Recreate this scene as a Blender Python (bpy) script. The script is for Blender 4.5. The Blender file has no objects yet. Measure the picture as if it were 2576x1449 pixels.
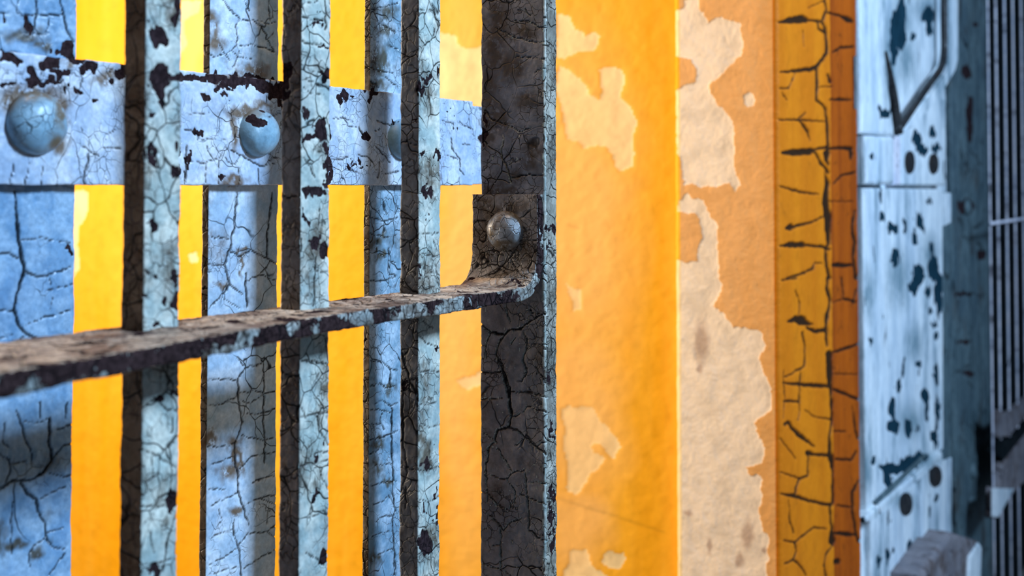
import bpy, math
import numpy as np
from mathutils import Matrix, Vector

# ---------------------------------------------------------------- camera, world, lights, exposure
FPX, W_PX, H_PX = 3500.0, 2576.0, 1449.0          # focal length in pixels of the 2576x1449 frame
VPX, HOR = 3150.0, 467.0                          # where the gate's run vanishes; eye level row
CAM = np.array([0.0, 0.0, 1.35])                  # eye height above the gallery floor
TH = math.atan((VPX - 1288.0) / FPX)
PITCH = math.radians(2.0)
PPY = HOR - FPX * math.tan(PITCH)
_v = np.array([math.cos(TH), math.sin(TH), 0.0]); _z = np.array([0, 0, 1.0])
FWD = math.cos(PITCH) * _v + math.sin(PITCH) * _z
UP = -math.sin(PITCH) * _v + math.cos(PITCH) * _z
RIGHT = np.array([math.sin(TH), -math.cos(TH), 0.0])

sc = bpy.context.scene
col = sc.collection
cd = bpy.data.cameras.new('camera'); cam = bpy.data.objects.new('camera', cd); col.objects.link(cam)
cd.sensor_width = 36.0; cd.lens = FPX / W_PX * 36.0
cd.shift_y = -(H_PX / 2 - PPY) / W_PX
cd.clip_start = 0.02
cd.dof.use_dof = True; cd.dof.focus_distance = 1.25; cd.dof.aperture_fstop = 7.2
m = Matrix.Identity(4)
for i in range(3):
    m[i][0] = RIGHT[i]; m[i][1] = UP[i]; m[i][2] = -FWD[i]; m[i][3] = CAM[i]
cam.matrix_world = m
sc.camera = cam
sc.view_settings.view_transform = 'Standard'; sc.view_settings.look = 'None'
sc.cycles.max_bounces = 5; sc.cycles.diffuse_bounces = 4; sc.cycles.glossy_bounces = 2
sc.view_settings.gamma = 1.0; sc.view_settings.exposure = 0.0

w = bpy.data.worlds.new('sky'); sc.world = w; w.use_nodes = True
w.node_tree.nodes['Background'].inputs[0].default_value = (0.36, 0.55, 1.0, 1)
w.node_tree.nodes['Background'].inputs[1].default_value = 0.045

def area(name, loc, target, sx, sy, power, color, spread=180):
    l = bpy.data.lights.new(name, 'AREA'); l.shape = 'RECTANGLE'; l.size = sx; l.size_y = sy
    l.energy = power; l.color = color; l.spread = math.radians(spread)
    o = bpy.data.objects.new(name, l); col.objects.link(o); o.location = loc
    o.rotation_euler = (Vector(target) - Vector(loc)).to_track_quat('-Z', 'Y').to_euler()
    return o
# gallery skylight: high over the walkway on the camera's side, farther along the run of cells
area('gallery_skylight', (1.95, -1.8, 2.85), (1.1, 0.6, 1.35), 0.32, 0.52, 178, (0.47, 0.70, 1.0))
area('bar_sheen_fill', (4.1, -2.1, 1.7), (1.1, 0.7, 1.35), 0.6, 1.6, 9, (0.48, 0.72, 1.0))  # unseen area light, added to put sheen on the blue bars
# lamp on the cell's back wall
area('cell_lamp', (1.0, 2.45, 1.75), (1.0, 0.0, 1.6), 0.6, 1.2, 67, (1.0, 0.84, 0.66))
# unseen warm fill, added over the gate to warm the crossbar's top
area('gate_warm_fill', (0.8, 0.50, 2.5), (0.85, 0.6, 1.2), 0.25, 0.25, 4.0, (1.0, 0.70, 0.45))

# ---------------------------------------------------------------- projective helpers
def ray(px, py):
    return FWD + RIGHT * (px - 1288.0) / FPX - UP * (py - PPY) / FPX
def on_y(px, py, y):
    d = ray(px, py); return CAM + d * (y - CAM[1]) / d[1]
def on_x(px, py, x):
    d = ray(px, py); return CAM + d * (x - CAM[0]) / d[0]
def X_at(px, y, py=600.0): return on_y(px, py, y)[0]
def Y_at(px, x, py=600.0): return on_x(px, py, x)[1]
def project(P):
    Q = P - CAM
    d = Q @ FWD
    d = np.where(np.abs(d) < 1e-3, 1e-3, d)
    return np.stack([1288.0 + FPX * (Q @ RIGHT) / d, PPY - FPX * (Q @ UP) / d], 1)

def _h(ix, iy, iz, s):
    n = (ix * 374761393 + iy * 668265263 + iz * 2147483647 + s * 974634777) & 0xFFFFFFFF
    n = ((n ^ (n >> 13)) * 1274126177) & 0xFFFFFFFF
    return ((n ^ (n >> 16)) & 0xFFFF) / 65535.0
def noise3(P, scale, seed=0):
    Q = P * scale
    i = np.floor(Q).astype(np.int64); f = Q - i; f = f * f * (3 - 2 * f)
    r = 0
    for dx in (0, 1):
        for dy in (0, 1):
            for dz in (0, 1):
                wgt = (f[:, 0] if dx else 1 - f[:, 0]) * (f[:, 1] if dy else 1 - f[:, 1]) * (f[:, 2] if dz else 1 - f[:, 2])
                r = r + wgt * _h(i[:, 0] + dx, i[:, 1] + dy, i[:, 2] + dz, seed)
    return r * 2 - 1
def fbm(P, scale, seed=0, oct=3):
    r = 0; a = 1.0
    for k in range(oct):
        r = r + a * noise3(P, scale * 2 ** k, seed + k * 17); a *= 0.5
    return r

# ---------------------------------------------------------------- the wear, described in the photograph's frame and laid on surfaces
def T(ox, oy, s, lines, dw=4.0):
    out = []
    for ln in lines:
        pts = []
        wd = dw
        for p in ln:
            wd = p[2] if len(p) > 2 else wd
            pts.append((ox + p[0] / s, oy + p[1] / s, wd / s))
        out.append(pts)
    return out
def crack_mask(uv, lines, soft=1.0):
    m_ = np.zeros(len(uv))
    for ln in lines:
        for a, b in zip(ln[:-1], ln[1:]):
            x0, x1 = min(a[0], b[0]) - 16, max(a[0], b[0]) + 16
            y0, y1 = min(a[1], b[1]) - 16, max(a[1], b[1]) + 16
            k = np.nonzero((uv[:, 0] > x0) & (uv[:, 0] < x1) & (uv[:, 1] > y0) & (uv[:, 1] < y1))[0]
            if not len(k): continue
            p = uv[k]; A = np.array(a[:2]); d = np.array(b[:2]) - A
            t = np.clip(((p - A) @ d) / (d @ d + 1e-9), 0, 1)
            dist = np.hypot(*(p - A - t[:, None] * d).T)
            wd = a[2] * (1 - t) + b[2] * t
            v = np.clip((wd * 0.5 + soft - dist) / (2 * soft), 0, 1)
            m_[k] = np.maximum(m_[k], v)
    return m_
def blob_mask(uv, blobs, soft=0.18):
    m_ = np.zeros(len(uv))
    for (cx, cy, rx, ry) in blobs:
        k = np.nonzero((np.abs(uv[:, 0] - cx) < rx * 2 + 4) & (np.abs(uv[:, 1] - cy) < ry * 2 + 4))[0]
        if not len(k): continue
        r = np.hypot((uv[k, 0] - cx) / rx, (uv[k, 1] - cy) / ry)
        m_[k] = np.maximum(m_[k], np.clip((1 + soft - r) / (2 * soft), 0, 1))
    return m_
def poly_mask(uv, polys):
    m_ = np.zeros(len(uv))
    for P in polys:
        P = np.array(P)
        k = np.nonzero((uv[:, 0] > P[:, 0].min()) & (uv[:, 0] < P[:, 0].max()) & (uv[:, 1] > P[:, 1].min()) & (uv[:, 1] < P[:, 1].max()))[0]
        if not len(k): continue
        x, y = uv[k, 0], uv[k, 1]; ins = np.zeros(len(k), bool)
        n = len(P)
        for i in range(n):
            x1, y1 = P[i]; x2, y2 = P[(i + 1) % n]
            if y1 == y2: continue
            c = ((y1 > y) != (y2 > y)) & (x < (x2 - x1) * (y - y1) / (y2 - y1) + x1)
            ins ^= c
        m_[k[ins]] = 1
    return m_

CR_BLUE = (
 T(0, 0, 2.8986, [
  [(265,0,8),(268,100,10),(240,230,5)], [(110,105,8),(330,115,10),(460,105,10),(490,220,10),(530,300,6)], [(435,0,8),(460,105,8)],
  [(360,130,4),(350,200,4),(330,240,4)], [(0,90,5),(60,95,6)], [(160,240,5),(260,240,5),(350,250,4)], [(130,0,4),(120,90,5)],
  [(640,1130,8),(650,1180,8),(620,1260,10),(610,1340,8)], [(600,1060,4),(650,1110,5),(720,1130,9)], [(590,900,3),(600,960,3)],
  [(75,1350,7),(100,1190,5)], [(180,1350,5),(210,1190,4)], [(300,1350,4),(310,1220,3)], [(410,1350,4),(420,1240,3)],
  [(780,980,5),(850,940,5)], [(760,1080,4),(880,1080,4)], [(600,560,5),(590,640,4)],
  [(1630,0,4),(1700,100,4),(1750,145,6),(1850,150,6),(1910,190,7),(1950,290,5),(2000,380,6)],
  [(1750,145,4),(1715,200,4),(1730,270,4),(1720,330,5),(1690,365,5),(1640,400,5),(1550,415,5),(1500,380,4)],
  [(1720,330,5),(1840,330,6),(1930,350,6),(2000,380,7)], [(1740,370,4),(1720,450,4),(1700,490,4)], [(1690,370,4),(1740,420,4),(1830,430,4)],
  [(1780,0,4),(1820,80,5)], [(1880,150,4),(1950,175,4),(2010,160,4)], [(1950,290,4),(2000,240,4)], [(1960,0,4),(1970,150,4)],
  [(1600,330,4),(1640,400,4),(1680,450,4)],
  [(1340,950,7),(1400,955,7),(1450,990,12),(1440,1020,6)], [(1360,1070,10),(1355,1150,8),(1350,1340,9)], [(1470,1020,4),(1640,1020,4)],
  [(1380,1180,4),(1500,1190,5),(1600,1150,5),(1640,1080,4),(1700,1100,6),(1800,1160,8),(1900,1210,7),(2000,1190,6)],
  [(1500,1190,4),(1500,1340,4)], [(1600,1150,4),(1600,1340,4)], [(1640,1150,4),(1700,1200,4),(1750,1140,4)], [(1740,1220,4),(1740,1350,4)],
  [(1880,1230,4),(1890,1350,5)], [(1930,1210,5),(1990,1140,6),(2040,1160,6)], [(1380,830,4),(1530,830,4)], [(1560,1180,3),(1500,1070,4)],
  [(1900,870,5),(2040,830,5)], [(1950,700,5),(1940,760,5)]])
 + T(0, 440, 2.5876, [
  [(95,100,7),(105,250,11),(120,430,15),(160,630,17),(125,720,15),(90,870,15),(130,1000,15),(240,1075,13)],
  [(0,510,6),(50,515,9),(120,545,9)], [(160,630,9),(250,670,8),(380,630,7),(455,600,5)], [(130,430,5),(250,410,5),(330,425,5),(455,445,6)],
  [(300,755,5),(470,710,5)], [(0,880,7),(90,890,9)], [(170,980,4),(300,925,6),(450,885,6)], [(90,1110,5),(150,1050,7)], [(0,1060,4),(80,1045,4)],
  [(310,640,3),(330,720,3)], [(340,800,3),(330,870,3)],
  [(1545,110,5),(1525,330,6),(1495,490,8),(1460,590,7),(1500,715,8),(1440,790,7),(1360,870,5)],
  [(1495,490,7),(1560,540,7),(1635,490,7),(1740,545,8),(1800,575,7)], [(1500,715,8),(1575,775,6)], [(1350,400,5),(1490,415,6)],
  [(1330,590,5),(1460,590,6)], [(1740,545,8),(1740,400,8),(1760,260,7),(1770,120,6)], [(1760,565,7),(1690,650,6),(1610,690,5)],
  [(1600,640,6),(1600,780,9),(1610,860,8)], [(1700,650,4),(1800,690,4)], [(1350,640,4),(1400,620,3)], [(1440,800,3),(1560,870,3)]])
 + T(0, 900, 2.639, [
  [(330,400,12),(325,560,12),(350,680,15),(290,760,15),(220,810,11),(90,820,12),(0,880,9)],
  [(140,830,11),(180,900,13),(240,940,13),(250,1020,11),(300,1100,10),(310,1220,10),(340,1255,7),(430,1275,6)],
  [(110,350,7),(170,540,8),(215,640,7),(215,700,6)], [(270,300,7),(265,400,7)], [(440,300,7),(440,400,7)], [(380,480,9),(490,440,7)],
  [(70,700,7),(170,690,6)], [(0,640,6),(60,680,7),(70,740,8),(40,830,7)], [(350,680,6),(420,590,6),(490,560,5)],
  [(330,765,5),(430,795,6),(490,780,5)], [(270,940,5),(360,890,5),(430,860,5)], [(90,960,6),(75,1100,6),(80,1300,6)],
  [(310,1190,6),(220,1250,6),(190,1310,6),(200,1400,5)], [(320,1160,4),(420,1130,4)], [(320,1449,6),(370,1380,6),(430,1300,5)],
  [(30,440,5),(20,560,5),(60,600,5)], [(160,430,4),(260,430,4),(330,400,5)],
  [(1580,0,6),(1620,50,6)], [(1740,40,6),(1630,70,7),(1580,150,9),(1580,280,8),(1610,430,7),(1560,570,8),(1565,710,9),(1585,800,8),(1580,890,9),(1610,990,9),(1650,1110,4)],
  [(1380,150,6),(1460,140,6),(1570,155,6)], [(1380,320,5),(1470,310,6),(1570,260,6)], [(1590,235,5),(1700,220,5),(1760,235,7),(1845,220,6)],
  [(1755,0,5),(1750,300,7),(1755,540,8),(1755,700,6)], [(1640,370,5),(1730,375,5),(1845,330,6)], [(1600,285,5),(1665,300,5),(1750,240,5)],
  [(1600,515,5),(1720,545,5),(1845,530,5)], [(1380,590,5),(1470,590,5),(1560,570,5)], [(1390,710,5),(1470,690,5),(1560,650,5)],
  [(1590,745,5),(1680,650,5),(1755,640,6),(1845,625,6)], [(1670,830,5),(1760,800,6),(1845,770,7)], [(1390,870,5),(1490,875,5)],
  [(1400,980,5),(1500,935,5),(1575,900,5)], [(1620,985,5),(1700,940,5),(1780,915,6),(1845,915,6)], [(1740,940,5),(1845,970,5)],
  [(1550,1080,5),(1555,1180,6),(1580,1250,8),(1590,1340,7),(1610,1449,8)], [(1400,1200,5),(1450,1170,5),(1550,1140,5)],
  [(1580,1250,6),(1645,1165,5),(1770,1155,5),(1840,1105,5)], [(1770,1155,5),(1840,1200,5)], [(1390,1370,5),(1480,1330,5),(1570,1270,5)],
  [(1620,1400,5),(1720,1330,5),(1845,1265,5)], [(1400,1440,5),(1570,1390,5)], [(1780,980,4),(1770,1100,4)], [(1450,1010,4),(1480,1080,4),(1440,1130,4)]])
 + T(680, 0, 2.897, [
  [(450,870,4),(520,860,5),(600,880,4)], [(530,850,4),(570,920,4),(650,930,5),(680,1000,9)], [(450,1160,5),(520,1160,6),(570,1140,7)],
  [(550,1230,6),(640,1260,5)], [(640,1130,5),(720,1150,6),(760,1200,5)], [(780,880,8),(830,900,6),(880,910,9),(930,880,6)], [(760,960,4),(800,930,5)],
  [(770,1070,4),(830,1130,6),(870,1180,5)], [(800,1180,4),(780,1300,4)], [(830,1270,6),(930,1250,8)], [(1320,1000,4),(1330,1080,6),(1380,1160,6),(1380,1240,6),(1410,1275,5)],
  [(1380,890,5),(1440,930,6),(1480,940,4)], [(1260,880,3),(1330,900,4)], [(1400,1050,4),(1460,1060,5)], [(1290,1130,3),(1360,1160,4)],
  [(690,60,5),(760,70,5),(830,50,4),(930,20,6)], [(760,200,4),(800,170,5),(860,200,7),(910,240,6)], [(720,260,4),(790,310,4),(770,370,4)],
  [(860,330,5),(930,360,6)], [(700,480,4),(800,520,4),(900,530,5)], [(840,560,5),(930,640,5)], [(730,590,5),(790,640,5)]])
 + T(680, 440, 2.587, [
  [(600,260,6),(650,275,5),(745,300,6),(830,280,6)], [(740,180,5),(745,230,5),(765,255,5)], [(745,300,6),(740,370,5)], [(650,380,4),(760,410,5),(825,390,5)],
  [(770,480,5),(770,560,5),(820,575,5)], [(770,560,5),(770,640,5),(820,660,6)], [(650,690,5),(730,690,6),(820,665,6)], [(700,420,4),(690,500,4),(750,540,4)]])
 + T(680, 900, 2.639, [
  [(665,20,6),(740,25,5),(800,80,6),(840,85,6)], [(800,80,6),(795,190,6)], [(665,190,5),(730,170,5),(770,200,5),(840,185,5)], [(700,300,5),(750,290,5),(800,320,6),(840,300,5)],
  [(665,345,6),(730,345,6),(800,365,5)], [(805,330,7),(805,480,8),(800,500,7),(815,700,7),(815,900,7),(830,1000,6),(815,1100,6),(820,1200,7),(830,1449,7)],
  [(665,545,6),(760,520,7),(845,485,7)], [(740,370,5),(730,430,5)], [(665,440,4),(740,440,5),(755,480,5)], [(665,635,5),(720,610,5)],
  [(690,720,4),(780,705,5),(815,710,5)], [(670,850,5),(740,830,5),(840,820,6)], [(680,975,5),(740,960,5),(790,920,5),(830,980,5)],
  [(700,1090,5),(760,1050,5),(815,1050,5)], [(710,1310,5),(760,1290,5),(815,1270,5)], [(670,1190,4),(740,1160,4),(815,1150,4)]]))

CR_FRONT = (
 T(680, 440, 2.587, [
  [(1365,965,10),(1430,1025,10),(1520,1040,13),(1560,1010,10),(1630,1000,14),(1690,950,9),(1790,900,5)], [(1430,1025,7),(1400,1110,6),(1400,1190,5)],
  [(1520,1040,10),(1480,1120,9),(1470,1170,8),(1520,1300,10),(1550,1449,13)], [(1650,1020,5),(1680,1100,6),(1640,1200,6),(1670,1260,5)],
  [(1680,1100,4),(1800,1105,5)], [(1365,1280,5),(1430,1290,6),(1510,1275,6)], [(1530,860,6),(1560,960,6)], [(1690,870,5),(1700,900,5),(1790,910,5)],
  [(1560,1410,4),(1700,1415,4),(1790,1445,5)], [(1370,1110,5),(1400,1110,5)], [(1600,1060,4),(1560,1100,4)],
  [(1450,640,5),(1370,665,5)], [(1600,490,7),(1540,560,6),(1460,640,6),(1400,660,5)], [(1330,300,7),(1400,300,6)], [(1690,230,5),(1640,280,6)],
  [(1630,430,7),(1730,430,6)], [(1640,340,5),(1690,400,5),(1640,450,5)], [(1700,440,4),(1760,540,5)], [(1560,540,4),(1620,640,5),(1670,670,6)], [(1480,600,4),(1560,650,4)],
  [(300,540,8),(285,700,8),(280,850,7)], [(300,630,5),(385,630,5)], [(200,500,6),(200,420,5)], [(80,130,9),(110,150,9),(190,130,6)], [(320,210,6),(310,330,6)],
  [(200,1205,7),(290,1210,9),(385,1235,8)], [(970,1280,6),(1040,1280,7),(1105,1285,6)], [(990,950,5),(1060,1000,4)], [(970,380,5),(1090,385,7)],
  [(1000,600,6),(1010,660,5),(1040,690,5)], [(1000,520,6),(1090,530,5)], [(1060,420,5),(1090,500,5)], [(870,430,7),(920,440,6),(960,390,6)], [(840,560,5),(900,620,6)],
  [(850,700,4),(960,720,5)], [(860,1160,6),(880,1250,6),(910,1300,5)], [(970,1040,5),(1010,1100,6),(1090,1120,5)]])
 + T(680, 900, 2.639, [
  [(1395,95,8),(1470,105,8),(1550,85,7)], [(1520,0,8),(1560,110,13),(1585,200,17),(1590,330,17),(1605,390,11),(1580,460,13),(1500,485,11),(1490,540,11),(1500,570,6)],
  [(1580,465,9),(1640,480,9),(1700,530,9),(1760,590,10),(1830,640,9)], [(1480,560,8),(1450,600,8),(1440,680,9),(1425,700,8),(1440,860,7),(1440,960,6)],
  [(1590,220,6),(1700,235,5),(1840,260,6)], [(1695,60,5),(1700,100,6),(1670,155,5),(1640,160,4)], [(1760,60,4),(1830,170,5)], [(1700,320,5),(1690,350,5),(1620,390,5)],
  [(1700,320,5),(1840,365,5)], [(1510,600,5),(1600,750,6)], [(1440,770,5),(1520,805,6),(1570,805,6),(1610,765,6),(1690,745,6),(1700,850,7),(1715,1000,7),(1720,1140,7),(1780,1200,8),(1840,1215,7)],
  [(1570,805,5),(1630,890,5),(1620,960,5),(1590,990,5)], [(1400,890,7),(1440,900,6),(1510,980,6),(1580,1010,5)], [(1440,1040,6),(1480,1060,6),(1550,1145,7),(1580,1100,6),(1660,1070,5)],
  [(1530,1145,6),(1530,1400,5)], [(1400,1140,5),(1450,1130,5)], [(1710,820,5),(1835,840,5)], [(1760,600,5),(1800,560,6),(1840,560,5)], [(1635,580,4),(1690,540,4)],
  [(1395,280,6),(1450,275,6),(1540,265,4)], [(1400,490,5),(1470,540,6)], [(1530,1240,4),(1470,1250,4)], [(1410,1370,4),(1500,1400,5),(1600,1449,5)], [(1650,900,4),(1750,940,5),(1830,980,5)],
  [(205,20,7),(270,30,8),(390,45,8)], [(200,400,6),(270,380,7),(390,365,7)], [(310,390,7),(330,500,7),(385,580,7)], [(290,650,10),(310,630,8),(385,630,8)], [(200,720,7),(270,710,7),(385,680,7)],
  [(320,720,6),(345,800,6),(385,870,6)], [(205,330,5),(230,385,5)], [(250,1060,8),(300,1040,8),(350,1015,8),(385,1060,5)], [(240,1300,9),(310,1330,9),(360,1380,8)],
  [(260,240,3),(320,100,4)], [(80,90,5),(190,160,5)], [(980,90,6),(1060,95,6),(1125,95,6)], [(1000,310,6),(1120,300,6)], [(1010,440,4),(1060,470,4),(1115,440,4)],
  [(900,720,6),(960,750,8),(1030,755,9),(1125,715,7)], [(860,60,5),(880,180,8),(970,130,6)], [(880,240,7),(880,600,7),(910,760,6),(860,900,6)], [(970,130,6),(975,330,5)],
  [(980,940,4),(1060,960,4),(1120,920,6)], [(900,860,7),(900,1000,7)], [(1060,560,3),(1060,700,4)]])
 + T(0, 900, 2.639, [
  [(1080,60,9),(1110,110,9)], [(1190,190,8),(1100,220,8),(1040,280,9),(960,310,4)], [(1050,300,9),(1110,345,9),(1185,350,8)], [(930,610,8),(970,615,9),(1060,660,9),(1160,730,8)],
  [(1150,560,6),(1080,630,6)], [(1010,650,5),(1010,800,5)], [(930,990,8),(1020,990,9),(1110,985,8)], [(1190,1000,7),(1110,1210,8),(1100,1320,8),(1080,1420,8)], [(930,1380,5),(1080,1360,7),(1180,1330,5)],
  [(1020,1040,4),(940,1130,4)], [(1145,400,7),(1140,500,6)], [(1000,1150,4),(1020,1300,4)]])
 + T(680, 0, 2.897, [
  [(240,130,10),(310,140,8),(390,150,10)], [(230,300,9),(300,320,10),(390,330,10)], [(280,520,7),(380,530,7)], [(250,580,4),(370,620,6)], [(240,640,5),(300,690,6),(390,690,4)],
  [(240,1140,6),(290,1220,7),(320,1300,6)], [(300,1090,5),(370,1110,6)], [(240,30,5),(350,10,7)], [(405,0,8),(405,220,8)], [(1090,70,5),(1200,80,5)], [(1180,30,6),(1230,200,7)], [(1200,210,6),(1180,290,5)],
  [(1780,155,5),(1880,150,5),(1960,200,5),(2010,200,4)], [(1770,270,5),(1900,300,5),(2000,310,4)], [(1790,410,4),(2000,430,5)], [(1930,520,6),(2000,500,5)], [(1700,980,6),(1690,1130,6),(1760,1330,7)],
  [(1760,1300,4),(1880,1270,6),(2000,1285,6)], [(1700,900,4),(1820,960,5),(1900,930,4)], [(1560,800,8),(1620,880,6),(1700,900,4)], [(1740,1200,5),(1830,1150,5)], [(1640,200,3),(1760,260,4)], [(1850,60,4),(1890,120,4)],
  [(1000,1180,5),(950,1220,8)], [(960,1020,5),(1060,1060,5)], [(1000,240,4),(980,420,5)]]))

PEEL = [(398,88,24,30),(404,205,26,42),(408,245,16,25),(385,292,9,7),(385,392,9,28),(446,30,12,35),(443,372,10,16),(446,432,8,20),(390,565,13,22),(435,700,10,26),(440,755,14,24),(412,768,7,9),(386,812,11,14),
 (366,742,6,10),(436,1265,9,32),(446,1368,7,20),(366,690,6,9),(365,395,6,14),(440,690,9,18),(800,50,20,4),(790,60,16,5),(820,190,9,22),(775,287,9,12),(812,330,14,34),(824,400,9,40),(782,352,20,10),(797,482,32,12),
 (825,440,9,30),(790,620,15,20),(823,633,9,22),(806,600,7,8),(820,1400,9,30),(796,1152,8,9),(812,115,18,4),(1073,200,9,10),(1100,182,6,16),(1061,226,5,18),(1064,390,8,10),(1100,387,6,16),(1070,483,11,16),(1066,1275,8,22),
 (1102,1298,6,24),(1074,1362,14,20),(1074,1385,10,9),(1100,1240,5,10),(1068,1165,8,8),(1388,1090,5,26),(1384,1300,6,36),(1393,1240,5,24),(1390,1370,7,30),(1377,580,5,10),(1379,620,5,8),(1215,340,9,22),(1222,300,6,14),
 (25,148,32,16),(125,158,30,20),(190,150,35,9),(225,170,20,12),(303,180,14,26),(105,203,50,8),(25,208,24,7),(155,186,34,9),(82,210,16,12),(80,183,12,20),(168,222,7,7),(193,228,7,7),(240,255,8,8),(280,215,9,8),(75,60,7,22),
 (170,128,18,18),(128,124,8,7),(480,193,60,10),(540,197,60,11),(600,203,60,12),(660,212,40,18),(700,240,26,12),(560,222,22,9),(520,245,6,12),(640,300,26,14),(565,245,10,6),(690,222,24,12),(708,262,6,9),(498,340,8,9),
 (863,236,14,12),(864,252,7,12),(932,234,12,12),(930,250,9,9),(888,249,5,7),(924,350,10,9),(896,407,6,8),(882,423,12,4),(913,421,8,5),(1146,320,6,6),(925,346,5,12),(1129,279,7,4),(560,443,8,5),(175,630,7,9),(470,415,4,30),
 (988,300,5,14),(720,190,12,40),(10,50,5,10)]
RUST = [(80,235,85,22),(155,270,16,50),(20,250,30,30),(150,360,28,22),(610,280,46,14),(590,330,10,50),(640,270,50,10),(540,105,22,30),(545,80,12,22),(640,180,34,18),(590,195,30,12),(530,45,22,16),(545,205,20,10),(590,455,34,10),
 (270,195,30,16),(60,90,50,16),(105,112,22,14),(175,165,16,14),(605,630,8,7),(612,660,6,30),(515,650,10,60),(605,660,12,8),(560,720,12,10),(530,1105,20,26),(590,1110,18,16),(575,1190,28,22),(600,1150,10,34),(590,1280,14,14),
 (970,30,22,20),(968,75,20,20),(955,160,22,30),(945,215,36,16),(960,150,16,50),(940,610,16,24),(958,640,10,18),(960,590,10,14),(975,975,16,16),(955,1115,14,16),(975,1210,10,12),(950,1180,16,20),(945,1400,20,14),
 (1255,60,24,70),(1240,130,20,60),(1230,230,24,60),(1290,170,30,40),(1320,80,30,20),(1225,330,16,60),(1255,300,26,40),(1330,255,34,20),(1335,400,16,30),(1340,370,24,16),(1255,480,50,14),(1300,445,20,16),(1235,530,40,26),
 (1215,590,30,50),(1230,640,30,24),(1262,620,40,14),(1220,500,30,10),(1240,560,14,30),(1290,520,30,20),(1068,1150,18,40),(1060,1110,12,26),(1075,250,12,40),(1090,430,20,30),(40,1370,30,12),(85,1390,16,16),(0,1360,16,40)]

# ---------------------------------------------------------------- object helpers
def tag(o, label=None, cat=None, group=None, kind=None):
    if label: o['label'] = label
    if cat: o['category'] = cat
    if group: o['group'] = group
    if kind: o['kind'] = kind
    return o
def empty(name, loc, label, cat, group=None):
    o = bpy.data.objects.new(name, None); col.objects.link(o); o.location = loc; o.empty_display_size = 0.05
    return tag(o, label, cat, group)
def mesh_obj(name, V, F, mat, parent=None, marks=None, smooth=True):
    V = np.asarray(V, float)
    me = bpy.data.meshes.new(name)
    base = np.array(parent.location) if parent is not None and parent.parent is None else np.zeros(3)
    if parent is not None and parent.parent is not None: base = np.array(parent.parent.location)
    V2 = V - base
    if isinstance(F, np.ndarray):
        me.vertices.add(len(V2)); me.vertices.foreach_set('co', V2.ravel())
        me.loops.add(F.size); me.loops.foreach_set('vertex_index', F.ravel().astype(np.int32))
        me.polygons.add(len(F)); me.polygons.foreach_set('loop_start', np.arange(0, F.size, F.shape[1], dtype=np.int32))
        me.polygons.foreach_set('loop_total', np.full(len(F), F.shape[1], np.int32))
        me.update(calc_edges=True)
    else:
        me.from_pydata(V2.tolist(), [], F); me.update()
    me.polygons.foreach_set('use_smooth', np.full(len(me.polygons), smooth))
    if marks is None: marks = np.zeros((len(V), 3))
    a = me.attributes.new('marks', 'FLOAT_COLOR', 'POINT')
    c = np.ones((len(V), 4)); c[:, :3] = marks
    a.data.foreach_set('color', c.ravel())
    me.materials.append(mat)
    me.validate()
    o = bpy.data.objects.new(name, me); col.objects.link(o)
    if parent is not None: o.parent = parent
    return o

def rect_profile(a0, a1, b0, b1, bev, steps):
    """closed CCW outline of a bevelled rectangle. steps = sampling on (b0 side, a1 side, b1 side, a0 side)"""
    pts, nrm = [], []
    cs = [((a0, b0), (a1, b0), (0, -1)), ((a1, b0), (a1, b1), (1, 0)), ((a1, b1), (a0, b1), (0, 1)), ((a0, b1), (a0, b0), (-1, 0))]
    for k, (p, q, n) in enumerate(cs):
        p = np.array(p, float); q = np.array(q, float); L = np.linalg.norm(q - p); d = (q - p) / L
        p2 = p + d * bev; q2 = q - d * bev
        cnt = max(1, int(round((L - 2 * bev) / steps[k])))
        for i in range(cnt + 1):
            pts.append(p2 + (q2 - p2) * i / cnt); nrm.append(np.array(n, float))
        n2 = np.array(cs[(k + 1) % 4][2], float)
        cc = q2 - np.array(n, float) * bev
        for i in (1, 2, 3):
            an = i / 4 * math.pi / 2
            nn = np.array(n) * math.cos(an) + n2 * math.sin(an)
            pts.append(cc + nn * bev); nrm.append(nn)
    return np.array(pts), np.array(nrm)

def sweep(name, path, A, B, prof, pn, mat, parent, marker=None, bend=None, wob=0.0004, seed=0, crack_d=0.0008, peel_d=0.0005, closed=True, caps=True):
    path = np.asarray(path, float); n, p = len(path), len(prof)
    A = np.broadcast_to(np.asarray(A, float), (n, 3)); B = np.broadcast_to(np.asarray(B, float), (n, 3))
    V = path[:, None, :] + prof[None, :, 0, None] * A[:, None, :] + prof[None, :, 1, None] * B[:, None, :]
    N = pn[None, :, 0, None] * A[:, None, :] + pn[None, :, 1, None] * B[:, None, :]
    V = V.reshape(-1, 3); N = N.reshape(-1, 3)
    if bend: V = bend(V)
    mk = marker(V, project(V), N) if marker else np.zeros((len(V), 3))
    off = wob * fbm(V, 60, seed) + wob * 0.5 * noise3(V, 400, seed + 5)
    off = off - crack_d * mk[:, 0] - peel_d * mk[:, 1]
    V = V + N * off[:, None]
    i = np.arange(n - 1)[:, None]; j = np.arange(p if closed else p - 1)[None, :]; j2 = (j + 1) % p
    F = np.stack([i * p + j, i * p + j2, (i + 1) * p + j2, (i + 1) * p + j], -1).reshape(-1, 4)
    o = mesh_obj(name, V, F, mat, parent, mk)
    if caps and closed:
        # end caps as fans
        me = o.data
        import bmesh
        bm = bmesh.new(); bm.from_mesh(me); bm.verts.ensure_lookup_table()
        try:
            bm.faces.new([bm.verts[k] for k in range(p)][::-1]); bm.faces.new([bm.verts[(n - 1) * p + k] for k in range(p)])
        except Exception: pass
        bmesh.ops.recalc_face_normals(bm, faces=bm.faces)
        bm.to_mesh(me); bm.free()
    return o

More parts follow.
